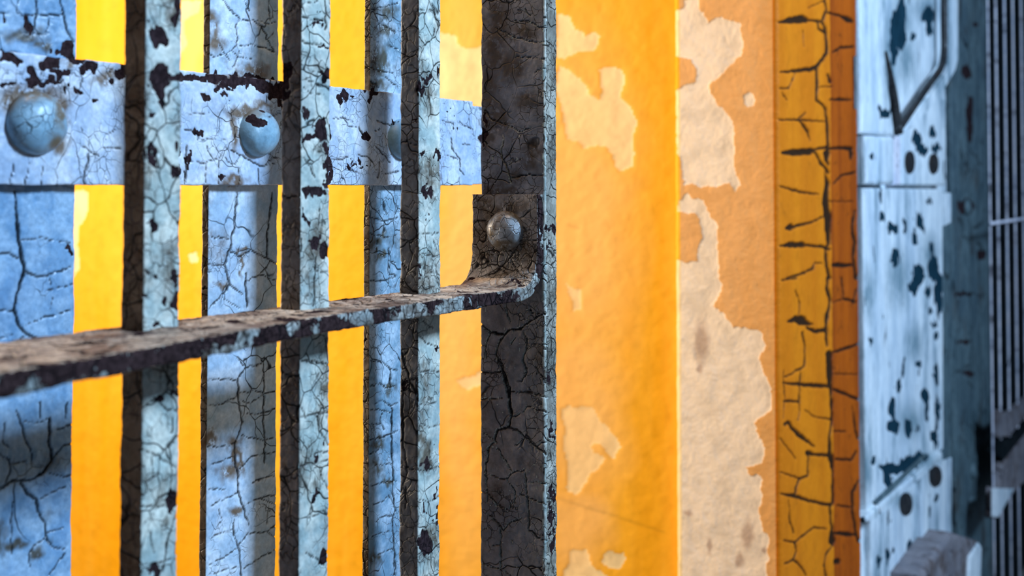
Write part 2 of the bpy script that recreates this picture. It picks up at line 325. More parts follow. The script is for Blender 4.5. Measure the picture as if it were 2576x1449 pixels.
def levels(lo, a, b, hi, st):
    """coarse outside [a,b], fine inside"""
    out = list(np.linspace(lo, a, 12)[:-1]) if lo < a else []
    out += list(np.linspace(a, b, max(2, int((b - a) / st))))
    if hi > b: out += list(np.linspace(b, hi, 12)[1:])
    return np.array(out)

def marker_front(V, uv, N):
    j = uv + np.stack([fbm(V, 300, 3), fbm(V, 300, 4)], 1) * 2.2
    j2 = uv + np.stack([fbm(V, 150, 7, 4), fbm(V, 150, 8, 4)], 1) * 11
    return np.stack([crack_mask(j, CR_FRONT, 0.9), blob_mask(j2, PEEL), blob_mask(j2, RUST, 0.5)], 1)
def marker_blue(V, uv, N):
    j = uv + np.stack([fbm(V, 260, 13), fbm(V, 260, 14)], 1) * 2.4
    j2 = uv + np.stack([fbm(V, 140, 17, 4), fbm(V, 140, 18, 4)], 1) * 12
    return np.stack([crack_mask(j, [[(a, b, c * 1.25) for a, b, c in ln] for ln in CR_BLUE], 1.0), blob_mask(j2, PEEL), blob_mask(j2, RUST, 0.5)], 1)

def dome(name, c, axis, r, h, mat, parent, marker=None, ru=48, rv=20, seed=0, sx=1.0):
    """domed rivet head, axis = outward unit vector"""
    axis = np.array(axis, float); t = np.cross(axis, [0, 0, 1.0]); t /= np.linalg.norm(t); b = np.cross(axis, t)
    V, F = [], []
    for i in range(rv + 1):
        if i <= 2: rr, hh = r * (1.0, 1.0, 0.995)[i], h * (-0.12, 0.0, 0.06)[i]
        else:
            a = (i - 2) / (rv - 2) * math.pi / 2
            rr = r * 0.995 * math.cos(a) ** 0.85; hh = h * (0.06 + 0.94 * math.sin(a) ** 1.1)
        for k in range(ru):
            an = 2 * math.pi * k / ru
            V.append(c + (t * math.cos(an) * sx + b * math.sin(an)) * rr + axis * hh)
    V = np.array(V)
    V += (fbm(V, 70, seed) * 0.0006 + fbm(V, 300, seed) * 0.00025)[:, None] * axis
    for i in range(rv):
        for k in range(ru):
            F.append((i * ru + k, i * ru + (k + 1) % ru, (i + 1) * ru + (k + 1) % ru, (i + 1) * ru + k))
    mk = marker(V, project(V), None) if marker else None
    return mesh_obj(name, V, np.array(F), mat, parent, mk)

# ---------------------------------------------------------------- materials
class NT:
    def __init__(s, name):
        s.m = bpy.data.materials.new(name); s.m.use_nodes = True
        s.n = s.m.node_tree.nodes; s.l = s.m.node_tree.links
        s.b = s.n['Principled BSDF']
    def node(s, t, **kw):
        nd = s.n.new(t)
        for k, v in kw.items(): setattr(nd, k, v)
        return nd
    def put(s, sock, v):
        if hasattr(v, 'is_output') or isinstance(v, bpy.types.NodeSocket): s.l.new(v, sock)
        elif isinstance(v, (tuple, list)) and len(v) == 3 and sock.type == 'RGBA': sock.default_value = (*v, 1)
        else: sock.default_value = v
    def math(s, op, a, b=0.0, c=None, clamp=False):
        nd = s.node('ShaderNodeMath', operation=op, use_clamp=clamp)
        s.put(nd.inputs[0], a); s.put(nd.inputs[1], b)
        if c is not None: s.put(nd.inputs[2], c)
        return nd.outputs[0]
    def mix(s, f, a, b, mode='MIX'):
        nd = s.node('ShaderNodeMix', data_type='RGBA', blend_type=mode)
        s.put(nd.inputs[0], f); s.put(nd.inputs[6], a); s.put(nd.inputs[7], b)
        return nd.outputs[2]
    def ramp(s, v, lo, hi, a=0.0, b=1.0):
        nd = s.node('ShaderNodeMapRange', interpolation_type='SMOOTHSTEP')
        s.put(nd.inputs[0], v); s.put(nd.inputs[1], lo); s.put(nd.inputs[2], hi); s.put(nd.inputs[3], a); s.put(nd.inputs[4], b)
        return nd.outputs[0]
    def coord(s, seed=0.0, scale=(1, 1, 1)):
        tc = s.node('ShaderNodeTexCoord'); mp = s.node('ShaderNodeMapping')
        s.l.new(tc.outputs['Object'], mp.inputs[0]); mp.inputs[1].default_value = (seed * 1.37, seed * 0.71, seed * 2.13); mp.inputs[3].default_value = scale
        return mp.outputs[0]
    def noise(s, vec, scale, detail=3, rough=0.55):
        nd = s.node('ShaderNodeTexNoise'); s.l.new(vec, nd.inputs['Vector'])
        nd.inputs['Scale'].default_value = scale; nd.inputs['Detail'].default_value = detail; nd.inputs['Roughness'].default_value = rough
        return nd
    def warp(s, vec, scale, amt):
        n = s.noise(vec, scale, 2)
        a = s.node('ShaderNodeVectorMath', operation='SUBTRACT'); s.l.new(n.outputs['Color'], a.inputs[0]); a.inputs[1].default_value = (.5, .5, .5)
        b = s.node('ShaderNodeVectorMath', operation='SCALE'); s.l.new(a.outputs[0], b.inputs[0]); b.inputs['Scale'].default_value = amt
        c = s.node('ShaderNodeVectorMath', operation='ADD'); s.l.new(vec, c.inputs[0]); s.l.new(b.outputs[0], c.inputs[1])
        return c.outputs[0]
    def cracks(s, vec, scale, width):
        nd = s.node('ShaderNodeTexVoronoi', feature='DISTANCE_TO_EDGE'); s.l.new(vec, nd.inputs['Vector']); nd.inputs['Scale'].default_value = scale
        return s.ramp(nd.outputs['Distance'], 0.0, width, 1.0, 0.0)
    def marks(s):
        a = s.node('ShaderNodeAttribute', attribute_name='marks'); sp = s.node('ShaderNodeSeparateColor')
        s.l.new(a.outputs['Color'], sp.inputs[0]); return sp.outputs

def paint(name, c1, c2, seed, stain=(0.10, 0.07, 0.015), stain_amt=0.35, peelc=(0.018, 0.011, 0.012), crackc=(0.006, 0.006, 0.007),
          coarse=26, fine=85, wc=0.035, wf=0.07, cov_c=0.42, cov_f=0.5, peel_thr=0.70, stretch=(1, 1, 1), rough=0.5, spec=0.5, bump=0.6, stain_scale=16, dirt=0.0, grime=(0.05,0.035,0.02), mottle=.35):
    t = NT(name)
    P = t.coord(seed, stretch); Pw = t.warp(P, 30, 0.022); Pw2 = t.warp(P, 90, 0.010)
    mk = t.marks()
    low = t.noise(P, 9, 3).outputs[0]; mid = t.noise(P, 45, 4).outputs[0]; hi = t.noise(P, 260, 4, .65).outputs[0]
    base = t.mix(t.ramp(mid, .38, .62), c1, c2)
    base = t.mix(t.ramp(hi, .30, .75, 0.0, 0.45), base, tuple(x * 0.45 for x in c1))
    sn = t.noise(P, stain_scale, 5, .62).outputs[0]
    base = t.mix(t.ramp(t.noise(P, 13, 4, .6).outputs[0], .42, .64, 0.0, mottle), base, tuple(x * f for x, f in zip(c1, (.38, .52, .66))))
    st = t.math('MULTIPLY', t.ramp(sn, 0.62 - stain_amt * .35, 0.80 - stain_amt * .35), t.ramp(hi, .3, .6, .55, 1.0))
    st = t.math('MAXIMUM', st, t.math('MULTIPLY', mk[2], t.ramp(t.noise(P, 130, 4, .7).outputs[0], .30, .46)))
    base = t.mix(t.math('MULTIPLY', st, .9), base, stain)
    if dirt: base = t.mix(t.math('MULTIPLY', t.ramp(t.noise(P, 60, 5, .7).outputs[0], .40, .62), dirt), base, grime)
    c1_ = t.math('MULTIPLY', t.cracks(Pw, coarse, wc), t.ramp(low, cov_c - .06, cov_c + .06))
    c2_ = t.math('MULTIPLY', t.cracks(Pw2, fine, wf), t.ramp(t.noise(P, 22, 2).outputs[0], cov_f - .05, cov_f + .07))
    ck = t.math('MAXIMUM', c1_, t.math('MULTIPLY', c2_, .75))
    ck = t.math('MAXIMUM', ck, mk[0])
    pl = t.ramp(t.noise(Pw2, 38, 4, .6).outputs[0], peel_thr, peel_thr + .015)
    pl = t.math('MAXIMUM', pl, t.ramp(mk[1], .4, .6))
    halo = t.ramp(mk[0], .0, .6, 0, .25)
    base = t.mix(halo, base, stain)
    cc = t.mix(pl, base, t.mix(t.ramp(hi, .35, .65), peelc, tuple(x * 2.2 for x in peelc)))
    cc = t.mix(t.math('MULTIPLY', ck, .96), cc, crackc)
    t.put(t.b.inputs['Base Color'], cc)
    t.put(t.b.inputs['Roughness'], t.math('ADD', t.ramp(mid, .3, .7, rough - .08, rough + .12), t.math('MULTIPLY', pl, .2), clamp=True))
    t.put(t.b.inputs['Specular IOR Level'], t.math('MULTIPLY', spec, t.math('SUBTRACT', 1.0, t.math('MAXIMUM', ck, pl), clamp=True)))
    hgt = t.math('SUBTRACT', t.math('MULTIPLY', hi, .35), t.math('ADD', ck, t.math('MULTIPLY', pl, .6)))
    hgt = t.math('ADD', hgt, t.math('MULTIPLY', mid, .5))
    bp = t.node('ShaderNodeBump'); bp.inputs['Strength'].default_value = bump; bp.inputs['Distance'].default_value = 0.0012
    t.l.new(hgt, bp.inputs['Height']); t.l.new(bp.outputs[0], t.b.inputs['Normal'])
    return t.m

def plaster(name, c1, c2, cream, seed, crackc=(0.012, 0.006, 0.002), rough=.6, veins=0.0, bump=.3, stainc=(.30, .17, .12)):
    t = NT(name); P = t.coord(seed); mk = t.marks()
    Ps = t.coord(seed + 3, (1, 1, 0.12))
    n1 = t.noise(Ps, 14, 4).outputs[0]; n2 = t.noise(P, 30, 4, .6).outputs[0]; n3 = t.noise(P, 300, 3).outputs[0]
    base = t.mix(t.ramp(n1, .35, .65), c1, c2)
    base = t.mix(t.ramp(n2, .45, .75, 0, .35), base, tuple(x * .72 for x in c1))
    cr = t.mix(t.ramp(n2, .40, .7), cream, tuple(x * .82 for x in cream))
    cc = t.mix(t.ramp(mk[1], .35, .65), base, cr)
    cc = t.mix(t.math('MULTIPLY', mk[2], .55), cc, stainc)
    ck = mk[0]
    if veins:
        v = t.math('MULTIPLY', t.cracks(t.warp(t.coord(seed + 9, (1, 1, 1)), 20, .04), 15, .018), t.ramp(n2, .5, .6, 0, veins))
        ck = t.math('MAXIMUM', ck, v)
    cc = t.mix(t.math('MULTIPLY', ck, .97), cc, crackc)
    t.put(t.b.inputs['Base Color'], cc)
    t.b.inputs['Roughness'].default_value = rough; t.b.inputs['Specular IOR Level'].default_value = .15
    bp = t.node('ShaderNodeBump'); bp.inputs['Strength'].default_value = bump; bp.inputs['Distance'].default_value = 0.0015
    t.l.new(t.math('ADD', t.math('MULTIPLY', n2, .8), t.math('MULTIPLY', n3, .25)), bp.inputs['Height']); t.l.new(bp.outputs[0], t.b.inputs['Normal'])
    return t.m

BLUE1, BLUE2 = (0.40, 0.55, 0.70), (0.62, 0.72, 0.82)
M_blue = paint('pale_blue_crazed_paint', BLUE1, BLUE2, 1.0, stain=(.11, .052, .003), stain_amt=.10, coarse=24, fine=95, wc=.018, wf=.035, cov_c=.56, cov_f=.60, peel_thr=.755, rough=.38)
M_blue_deep = paint('deep_blue_crazed_paint', (0.17, 0.34, 0.54), (0.34, 0.52, 0.70), 2.6, stain=(.05, .035, .008), stain_amt=.10, coarse=22, fine=95, wc=.016, wf=.03, cov_c=.58, cov_f=.62, peel_thr=.77, rough=.36)
M_blue_worn = paint('worn_steel_blue_paint', (0.20, 0.34, 0.45), (0.46, 0.60, 0.72), 3.3, stain=(.05, .035, .006), stain_amt=.16, coarse=34, fine=110, wc=.025, wf=.04, cov_c=.50, cov_f=.54, peel_thr=.75, rough=.38)
M_blue_strap = paint('pale_blue_strap_paint', (0.46, 0.58, 0.74), (0.68, 0.75, 0.82), 4.2, stain=(.11, .052, .005), stain_amt=.06, coarse=48, fine=120, wc=.022, wf=.04, cov_c=.50, cov_f=.56, peel_thr=.715, rough=.36)
M_front = paint('grey_green_crazed_paint', (0.46, 0.56, 0.52), (0.80, 0.80, 0.68), 7.7, stain=(.08, .05, .022), stain_amt=.36, coarse=42, fine=95, wc=.035, wf=.05, cov_c=.45, cov_f=.50, peel_thr=.675, rough=.48, dirt=.15, stain_scale=22)
M_side = paint('shaded_rusty_side_paint', (0.20, 0.19, 0.17), (0.30, 0.28, 0.25), 9.9, stain=(.05, .028, .012), stain_amt=.42, coarse=42, fine=95, wc=.04, wf=.06, cov_c=.42, cov_f=.45, peel_thr=.68, rough=.55, dirt=.5, stain_scale=26)  # rusty side paint, with the shade of the bars' sides darkened into it
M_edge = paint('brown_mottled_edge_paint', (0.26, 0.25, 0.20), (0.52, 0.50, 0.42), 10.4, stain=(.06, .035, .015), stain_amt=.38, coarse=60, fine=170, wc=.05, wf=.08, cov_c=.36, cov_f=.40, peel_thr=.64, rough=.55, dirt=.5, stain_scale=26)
M_strap_edge = paint('chipped_dark_strap_edge', (0.34, 0.36, 0.33), (0.50, 0.52, 0.48), 16.2, stain=(.07, .04, .02), stain_amt=.5, peelc=(.022, .013, .013), coarse=60, fine=140, wc=.05, wf=.07, cov_c=.44, cov_f=.44, peel_thr=.455, rough=.6, bump=.9, dirt=.5, stain_scale=30)
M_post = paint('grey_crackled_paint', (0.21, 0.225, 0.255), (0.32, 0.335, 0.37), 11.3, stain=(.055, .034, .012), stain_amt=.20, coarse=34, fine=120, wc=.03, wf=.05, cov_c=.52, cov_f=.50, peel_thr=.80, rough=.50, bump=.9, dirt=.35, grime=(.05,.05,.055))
M_strap = paint('rusty_worn_strap_paint', (0.50, 0.38, 0.27), (0.74, 0.60, 0.46), 15.1, stain=(.11, .05, .025), stain_amt=.5, coarse=60, fine=140, wc=.05, wf=.07, cov_c=.44, cov_f=.44, peel_thr=.58, rough=.6, bump=.8, dirt=.5, stain_scale=30, grime=(.06, .04, .035))
M_tab = paint('brown_stained_tab_paint', (0.32, 0.31, 0.30), (0.46, 0.44, 0.42), 18.4, stain=(.06, .034, .01), stain_amt=.38, coarse=60, fine=150, wc=.04, wf=.06, cov_c=.42, cov_f=.46, peel_thr=.72, rough=.5, bump=.9, dirt=.35)
M_rivet = paint('chipped_rivet_paint', (0.50, 0.56, 0.60), (0.64, 0.68, 0.70), 21.0, stain=(.09, .055, .012), stain_amt=.55, coarse=50, fine=120, wc=.04, wf=.05, cov_c=.5, cov_f=.5, peel_thr=.70, rough=.33, spec=.7)
M_rivet_blue = paint('blue_grey_rivet_paint', (0.22, 0.40, 0.52), (0.30, 0.50, 0.62), 24.0, stain=(.12, .08, .03), stain_amt=.08, coarse=40, fine=120, wc=.02, wf=.04, cov_c=.66, cov_f=.66, peel_thr=.78, rough=.35, spec=.6)
M_wall = plaster('golden_yellow_wall_paint', (0.90, 0.43, 0.006), (0.94, 0.49, 0.03), (0.95, 0.78, 0.44), 2.0, bump=.12, stainc=(.96, .62, .26))
M_reveal = plaster('apricot_reveal_paint', (0.78, 0.42, 0.14), (0.84, 0.48, 0.19), (0.94, 0.84, 0.70), 5.0, bump=.08)
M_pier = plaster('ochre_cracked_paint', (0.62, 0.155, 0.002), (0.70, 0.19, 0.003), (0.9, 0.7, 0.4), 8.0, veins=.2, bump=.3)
M_umber = plaster('burnt_orange_cracked_strip', (0.46, 0.085, 0.001), (0.28, 0.045, 0.001), (0.9, 0.7, 0.4), 9.0, veins=.7, bump=.3)  # darker, redder tone for the pier's right-hand strip
M_white = paint('white_worn_enamel', (0.74, 0.80, 0.84), (0.88, 0.91, 0.92), 31.0, stain=(.16, .25, .29), stain_amt=.32, peelc=(.006, .02, .03), crackc=(.02, .03, .035), coarse=7, fine=16, wc=.01, wf=.03, cov_c=.62, cov_f=.62,
                peel_thr=.66, stretch=(.6, .6, .16), rough=.42, bump=.3, stain_scale=26)
M_steel = paint('slate_grey_frame_paint', (0.07, 0.115, 0.13), (0.11, 0.165, 0.18), 36.0, stain=(.04, .035, .03), stain_amt=.25, coarse=10, fine=20, wc=.03, wf=.04, cov_c=.55, cov_f=.55, peel_thr=.70, stretch=(.5, .5, .4), rough=.6, bump=.3)
M_rod = paint('silver_grille_paint', (0.80, 0.76, 0.84), (0.92, 0.86, 0.92), 40.0, stain=(.12, .10, .12), stain_amt=.20, coarse=10, fine=20, peel_thr=.76, rough=.4, bump=.2, cov_c=.6, cov_f=.6)
M_brown = paint('brown_grey_plate_paint', (0.20, 0.17, 0.18), (0.27, 0.24, 0.25), 43.0, stain=(.08, .05, .04), stain_amt=.4, coarse=10, fine=20, peel_thr=.7, rough=.6, bump=.3, cov_c=.6, cov_f=.6)
M_dark = paint('near_black_shade', (0.012, 0.016, 0.018), (0.02, 0.024, 0.026), 46.0, stain_amt=0, rough=1, bump=.1, spec=0)  # shade of gaps and unlit depth, put into a near-black colour
M_floor = plaster('worn_concrete', (0.16, 0.15, 0.14), (0.20, 0.19, 0.18), (.2, .2, .2), 50.0)
M_ceil = plaster('cream_ceiling_paint', (0.70, 0.48, 0.22), (0.75, 0.52, 0.25), (.8, .7, .5), 52.0)

# ---------------------------------------------------------------- the setting
def box_obj(name, lo, hi, mat, parent=None):
    x0, y0, z0 = lo; x1, y1, z1 = hi
    V = [(x0,y0,z0),(x1,y0,z0),(x1,y1,z0),(x0,y1,z0),(x0,y0,z1),(x1,y0,z1),(x1,y1,z1),(x0,y1,z1)]
    F = [(0,3,2,1),(4,5,6,7),(0,1,5,4),(1,2,6,5),(2,3,7,6),(3,0,4,7)]
    return mesh_obj(name, V, F, mat, parent, smooth=False)
CEIL = 2.7
XR = X_at(1960, 0.62) ; YR = Y_at(1697, XR)
XP1 = X_at(2160, 0.62)
tag(box_obj('floor', (-1.2, -2.6, -0.1), (7.0, 3.0, 0.0), M_floor), kind='structure')
tag(box_obj('ceiling', (-0.6, 0.55, CEIL), (7.0, 3.0, CEIL + .1), M_ceil), kind='structure')
tag(box_obj('wall_back', (-0.6, 2.6, 0.0), (7.0, 2.72, CEIL), M_wall), kind='structure')
tag(box_obj('wall_left', (-0.72, 0.62, 0.0), (-0.6, 2.72, CEIL), M_floor), kind='structure')

s7 = lambda pts: [(1380 + x / 2.069, y / 2.069) for x, y in pts]
s8 = lambda pts: [(1380 + x / 1.934, 700 + y / 1.934) for x, y in pts]
PATCH_WALL = [s7([(45,70),(100,90),(130,150),(190,190),(265,180),(240,265),(150,265),(110,280),(75,300),(40,290)]),
 s7([(60,330),(120,370),(180,430),(210,495),(260,520),(285,480),(280,420),(270,360),(310,345),(375,365),(405,420),(385,510),(430,570),(455,640),(435,720),(440,860),(400,890),(360,880),(330,800),(260,760),(200,780),(150,745),(90,720),(75,600),(50,500),(45,400)]),
 s8([(75,640),(170,610),(220,630),(250,700),(330,770),(350,830),(310,885),(270,850),(250,800),(200,810),(230,850),(270,880),(240,930),(190,980),(140,1050),(100,1030),(90,920),(70,850)]),
 s8([(90,30),(150,60),(155,160),(120,155),(110,80)]), s8([(100,1320),(180,1310),(210,1380),(280,1460),(60,1460),(100,1380)]),
 [(1540,1385),(1560,1388),(1572,1410),(1560,1430),(1540,1432),(1520,1415),(1522,1395)],
 [(1100,80),(1140,92),(1150,110),(1175,122),(1215,120),(1215,262),(1090,262),(1095,150)], [(1150,960),(1215,935),(1215,965),(1170,985)],
 [(180,478),(222,478),(218,540),(202,565),(196,610),(198,680),(180,700)], [(476,640),(500,635),(500,656),(480,660)], [(455,0),(505,0),(500,30),(470,45),(463,130),(440,140)]]
PATCH_REV = [s7([(640,60),(705,40),(705,-10),(780,-10),(800,60),(830,110),(900,85),(990,120),(1015,210),(1000,300),(930,350),(890,400),(845,440),(850,490),(890,550),(945,610),(965,680),(965,860),(990,960),(975,1000),(940,950),(900,960),(870,980),(830,960),(795,980),(760,960),(710,960),(690,880),(665,720),(650,480),(700,445),(765,430),(775,360),(740,310),(640,290)]),
 s7([(1015,485),(1040,475),(1068,500),(1065,550),(1040,562),(1015,540)]),
 s7([(720,1005),(760,1040),(800,1050),(840,1130),(875,1160),(875,1240),(890,1320),(890,1449),(640,1449),(650,1345),(720,1365),(775,1355),(780,1290),(805,1240),(800,1170),(760,1110),(670,1100),(680,1040)]),
 s8([(600,0),(830,0),(840,60),(810,130),(860,190),(900,240),(960,235),(1035,265),(1055,330),(1025,390),(1045,460),(1085,540),(1080,640),(1040,665),(1000,700),(1020,780),(1050,830),(1045,900),(950,925),(980,960),(1030,960),(1040,1060),(1020,1130),(1040,1230),(1070,1260),(1065,1480),(600,1480)])]
ST_REV = [(1763,860,18,50),(1762,925,8,14),(1785,1375,6,22),(1880,1345,14,34),(1862,1410,10,18),(1730,1290,10,8),(1925,1385,6,8)]
CR_WALL = T(1380, 700, 1.934, [[(45,1070,4),(200,1120,7),(300,1150,8),(420,1190,9),(560,1235,6)]]) + T(1380, 0, 2.069, [[(100,1170,6),(160,1190,6)]])
CR_PIER = (T(1900, 0, 2.07, [
  [(362,0,10),(374,55,10),(350,110,12),(370,170,12),(374,280,14),(322,350,16),(325,440,14),(320,520,10),(366,562,10),(376,640,12),(381,780,14),(375,800,30),(372,835,16),(384,860,8)],
  [(122,118,6),(180,108,24),(240,100,34),(262,102,24),(275,106,10),(350,112,10)], [(380,68,8),(440,80,10),(490,105,22),(510,112,10)], [(330,110,9),(332,150,9),(360,168,9)],
  [(132,378,6),(200,370,12),(290,362,18),(322,350,16)], [(410,270,9),(450,248,11),(515,245,9)], [(125,625,6),(230,625,8),(360,632,5)], [(230,620,8),(262,590,5)], [(235,628,8),(272,680,10),(285,735,5)],
  [(145,797,12),(200,795,28),(290,790,26),(310,780,10),(380,765,12)], [(312,790,10),(345,850,12),(385,900,10)], [(385,775,10),(450,770,13),(500,775,16),(498,820,10)],
  [(365,900,9),(376,960,20),(368,1060,26),(380,1130,30),(380,1190,26),(386,1270,14),(368,1300,12),(374,1390,12),(392,1449,12)], [(410,955,8),(450,915,9),(520,898,9)],
  [(130,970,5),(200,990,9),(250,1002,9),(330,1012,5)], [(160,1190,8),(185,1183,26),(200,1182,14),(290,1160,9),(355,1130,7)], [(130,1282,5),(180,1276,22),(250,1275,22),(262,1277,10),(350,1285,12),(385,1300,12)],
  [(410,1380,16),(440,1382,20),(500,1382,12)], [(520,1100,10),(505,1180,12),(520,1260,12),(512,1340,12),(525,1449,14)], [(170,1449,7),(250,1425,10),(302,1400,9),(310,1370,6),(350,1372,5)],
  [(250,160,4),(255,240,4)], [(130,460,6),(175,462,6),(210,380,4)], [(388,520,6),(450,518,12),(500,520,6)], [(520,300,12),(522,560,12)], [(385,1050,4),(510,1050,4)],
  [(380,390,12),(392,425,14)], [(510,800,8),(500,830,8)], [(140,480,4),(165,520,4)], [(330,455,4),(400,450,5)], [(370,0,5),(280,40,4)]])
 + T(1900, 700, 1.933, [
  [(355,0,12),(352,50,14),(366,110,12),(350,190,14),(345,250,14),(352,330,8)], [(160,210,8),(200,200,26),(225,205,36),(250,220,18),(280,225,6)], [(215,175,5),(218,120,5),(195,60,5)], [(255,240,9),(290,260,14),(345,252,16)],
  [(230,265,8),(242,330,9),(240,430,9),(150,480,5)], [(362,370,28),(362,480,24),(370,540,12),(375,700,12),(362,770,10),(365,850,18),(372,880,20),(378,930,10),(380,1090,12),(365,1120,9),(374,1215,12),(374,1280,26),(378,1300,8),(345,1350,8),(335,1400,8),(345,1449,8)],
  [(385,360,9),(420,350,12),(500,322,9)], [(140,510,6),(220,518,13),(300,522,16),(365,525,12)], [(385,540,10),(430,560,11),(500,590,10)], [(220,460,6),(218,650,7),(210,690,5)], [(140,600,6),(160,598,10),(215,602,7)],
  [(148,710,14),(165,700,10),(180,730,12),(230,775,16),(290,820,5)], [(258,850,20),(290,858,10),(355,862,12)], [(260,855,9),(258,960,9),(215,980,9),(200,1020,9),(198,1055,9)], [(110,1048,4),(190,1058,14),(260,1082,10),(370,1105,12)],
  [(125,945,4),(215,975,6)], [(395,880,8),(470,885,10),(490,850,12),(490,840,8)], [(385,745,5),(440,745,6)], [(500,990,10),(475,1040,12),(475,1130,10),(490,1230,12),(505,1280,10)], [(165,1080,4),(170,1180,6),(190,1240,6)],
  [(140,1275,5),(195,1285,8),(250,1240,8),(290,1212,7),(350,1220,4)], [(195,1285,8),(200,1330,8),(190,1370,9),(145,1390,6)], [(190,1370,8),(230,1410,6),(250,1449,5)], [(385,1240,10),(445,1245,18),(490,1250,7)], [(395,1378,22),(402,1378,22)],
  [(125,780,4),(200,880,4)], [(400,1105,6),(460,1115,7)], [(475,620,5),(490,740,9),(500,780,9)], [(430,100,9),(490,115,9)], [(130,10,6),(200,0,8)], [(490,60,8),(480,120,8)], [(240,640,3),(290,675,4),(370,688,6)],
  [(380,465,4),(500,468,4)], [(140,450,4),(145,580,4),(135,680,4)], [(420,0,6),(430,100,6),(380,120,4)]]))

def mk_wall(V, uv, N):
    j = uv + np.stack([fbm(V, 45, 23), fbm(V, 45, 24)], 1) * 7
    fade = blob_mask(uv + np.stack([fbm(V, 12, 25), fbm(V, 12, 26)], 1) * 25, [(1450, 560, 130, 420), (1440, 1010, 110, 260), (1160, 700, 70, 700), (1450, 1330, 70, 120), (480, 120, 40, 160)], .55)
    return np.stack([crack_mask(uv, CR_WALL, 4) * .3, poly_mask(j, PATCH_WALL), fade], 1)
def mk_pier(V, uv, N):
    rev = N[:, 0] < -0.6
    j = uv + np.stack([fbm(V, 70, 33), fbm(V, 70, 34)], 1) * 5
    jc = uv + np.stack([fbm(V, 90, 35), fbm(V, 90, 36)], 1) * 1.5
    return np.stack([crack_mask(jc, [[(a, b, c * 1.35) for a, b, c in ln] for ln in CR_PIER], 1.2) * (~rev), poly_mask(j, PATCH_REV) * rev, blob_mask(j, ST_REV, .4) * rev], 1)

# cell side wall (long, seen through the bars) and the cracked pier at its front
Zlv = levels(0.0, 0.55, 1.95, CEIL, 0.003)
prof, pn = rect_profile(XR + 0.022, XR + 0.20, YR - 0.02, 2.6, 0.002, (.1, .5, .1, .0035))
path = np.stack([np.zeros_like(Zlv), np.zeros_like(Zlv), Zlv], 1)
o = sweep('wall_right', path, (1, 0, 0), (0, 1, 0), prof, pn, M_wall, None, mk_wall, wob=.0006, seed=60, crack_d=.001, peel_d=.0012, caps=False); tag(o, kind='structure')
Zlv = levels(0.0, 0.65, 1.72, CEIL, 0.0016)
prof, pn = rect_profile(XR, XP1, 0.62, YR, 0.008, (.0018, .05, .05, .0016))
path = np.stack([np.zeros_like(Zlv), np.zeros_like(Zlv), Zlv], 1)
o = sweep('wall_front', path, (1, 0, 0), (0, 1, 0), prof, pn, M_pier, None, mk_pier, wob=.0005, seed=61, crack_d=.003, peel_d=.0010, caps=False); tag(o, kind='structure')
o.data.materials.append(M_reveal)
me = o.data; nn = np.zeros(len(me.polygons) * 3); me.polygons.foreach_get('normal', nn); nn = nn.reshape(-1, 3)
cc = np.zeros(len(me.polygons) * 3); me.polygons.foreach_get('center', cc); cc = cc.reshape(-1, 3)
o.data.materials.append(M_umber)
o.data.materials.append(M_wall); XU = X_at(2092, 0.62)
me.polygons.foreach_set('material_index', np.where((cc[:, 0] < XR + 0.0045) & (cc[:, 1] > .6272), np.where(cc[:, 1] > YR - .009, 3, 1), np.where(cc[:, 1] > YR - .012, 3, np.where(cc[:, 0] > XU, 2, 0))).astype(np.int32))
tag(box_obj('dark_backing', (XP1 - .03, 0.735, 0.0), (7.0, 0.84, CEIL), M_dark), kind='structure')  # near-black sheet standing in for the unlit interior behind the grille

# ---------------------------------------------------------------- front gate: three flat bars, punched crossbar, stile
YF, YB = 0.600, 0.618
gate = empty('barred_gate', (0.6, 0.6, 0.0), 'front gate of peeling grey-green bars, rusty crossbar riveted to its thick end post', 'gate')
for k, (c, r) in enumerate([(362, 454), (756, 830), (1053, 1108)]):
    x0, x1 = X_at(c, YF), X_at(r, YF)
    depth = x0 / math.cos(0) if False else x0
    d = np.dot(np.array([x0, YF, 0]), _v)
    za, zb = 1.35 - 1010 * d / FPX, 1.35 + 500 * d / FPX
    L = levels(0.0, za, zb, 2.35, 0.0011 * (1 + .12 * k))
    prof, pn = rect_profile(x0, x1, YF, YB, 0.0016, (.0009, .01, .01, .0009))
    bo = sweep('bar', np.stack([0 * L, 0 * L, L], 1), (1, 0, 0), (0, 1, 0), prof, pn, M_front, gate, marker_front, wob=.0005, seed=70 + k)
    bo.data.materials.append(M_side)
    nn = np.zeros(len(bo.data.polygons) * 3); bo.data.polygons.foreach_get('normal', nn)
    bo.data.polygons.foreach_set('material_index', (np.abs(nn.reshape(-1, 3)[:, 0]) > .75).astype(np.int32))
XPO = X_at(1372, 0.560); YPO = Y_at(1208, XPO); XPE = X_at(1402, 0.560)
L = levels(0.0, .93, 1.57, 2.35, 0.0011)
prof, pn = rect_profile(XPO, XPE, 0.560, YPO, 0.0032, (.0011, .01, .01, .0009))
sweep('stile', np.stack([0 * L, 0 * L, L], 1), (1, 0, 0), (0, 1, 0), prof, pn, M_post, gate, marker_front, wob=.0006, seed=75, crack_d=.0013)

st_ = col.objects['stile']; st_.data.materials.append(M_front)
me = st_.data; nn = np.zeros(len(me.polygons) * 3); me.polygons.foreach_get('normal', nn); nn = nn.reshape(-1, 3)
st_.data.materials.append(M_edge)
me.polygons.foreach_set('material_index', np.where(nn[:, 1] < -0.93, 2, np.where(nn[:, 1] < -0.2, 1, 0)).astype(np.int32))
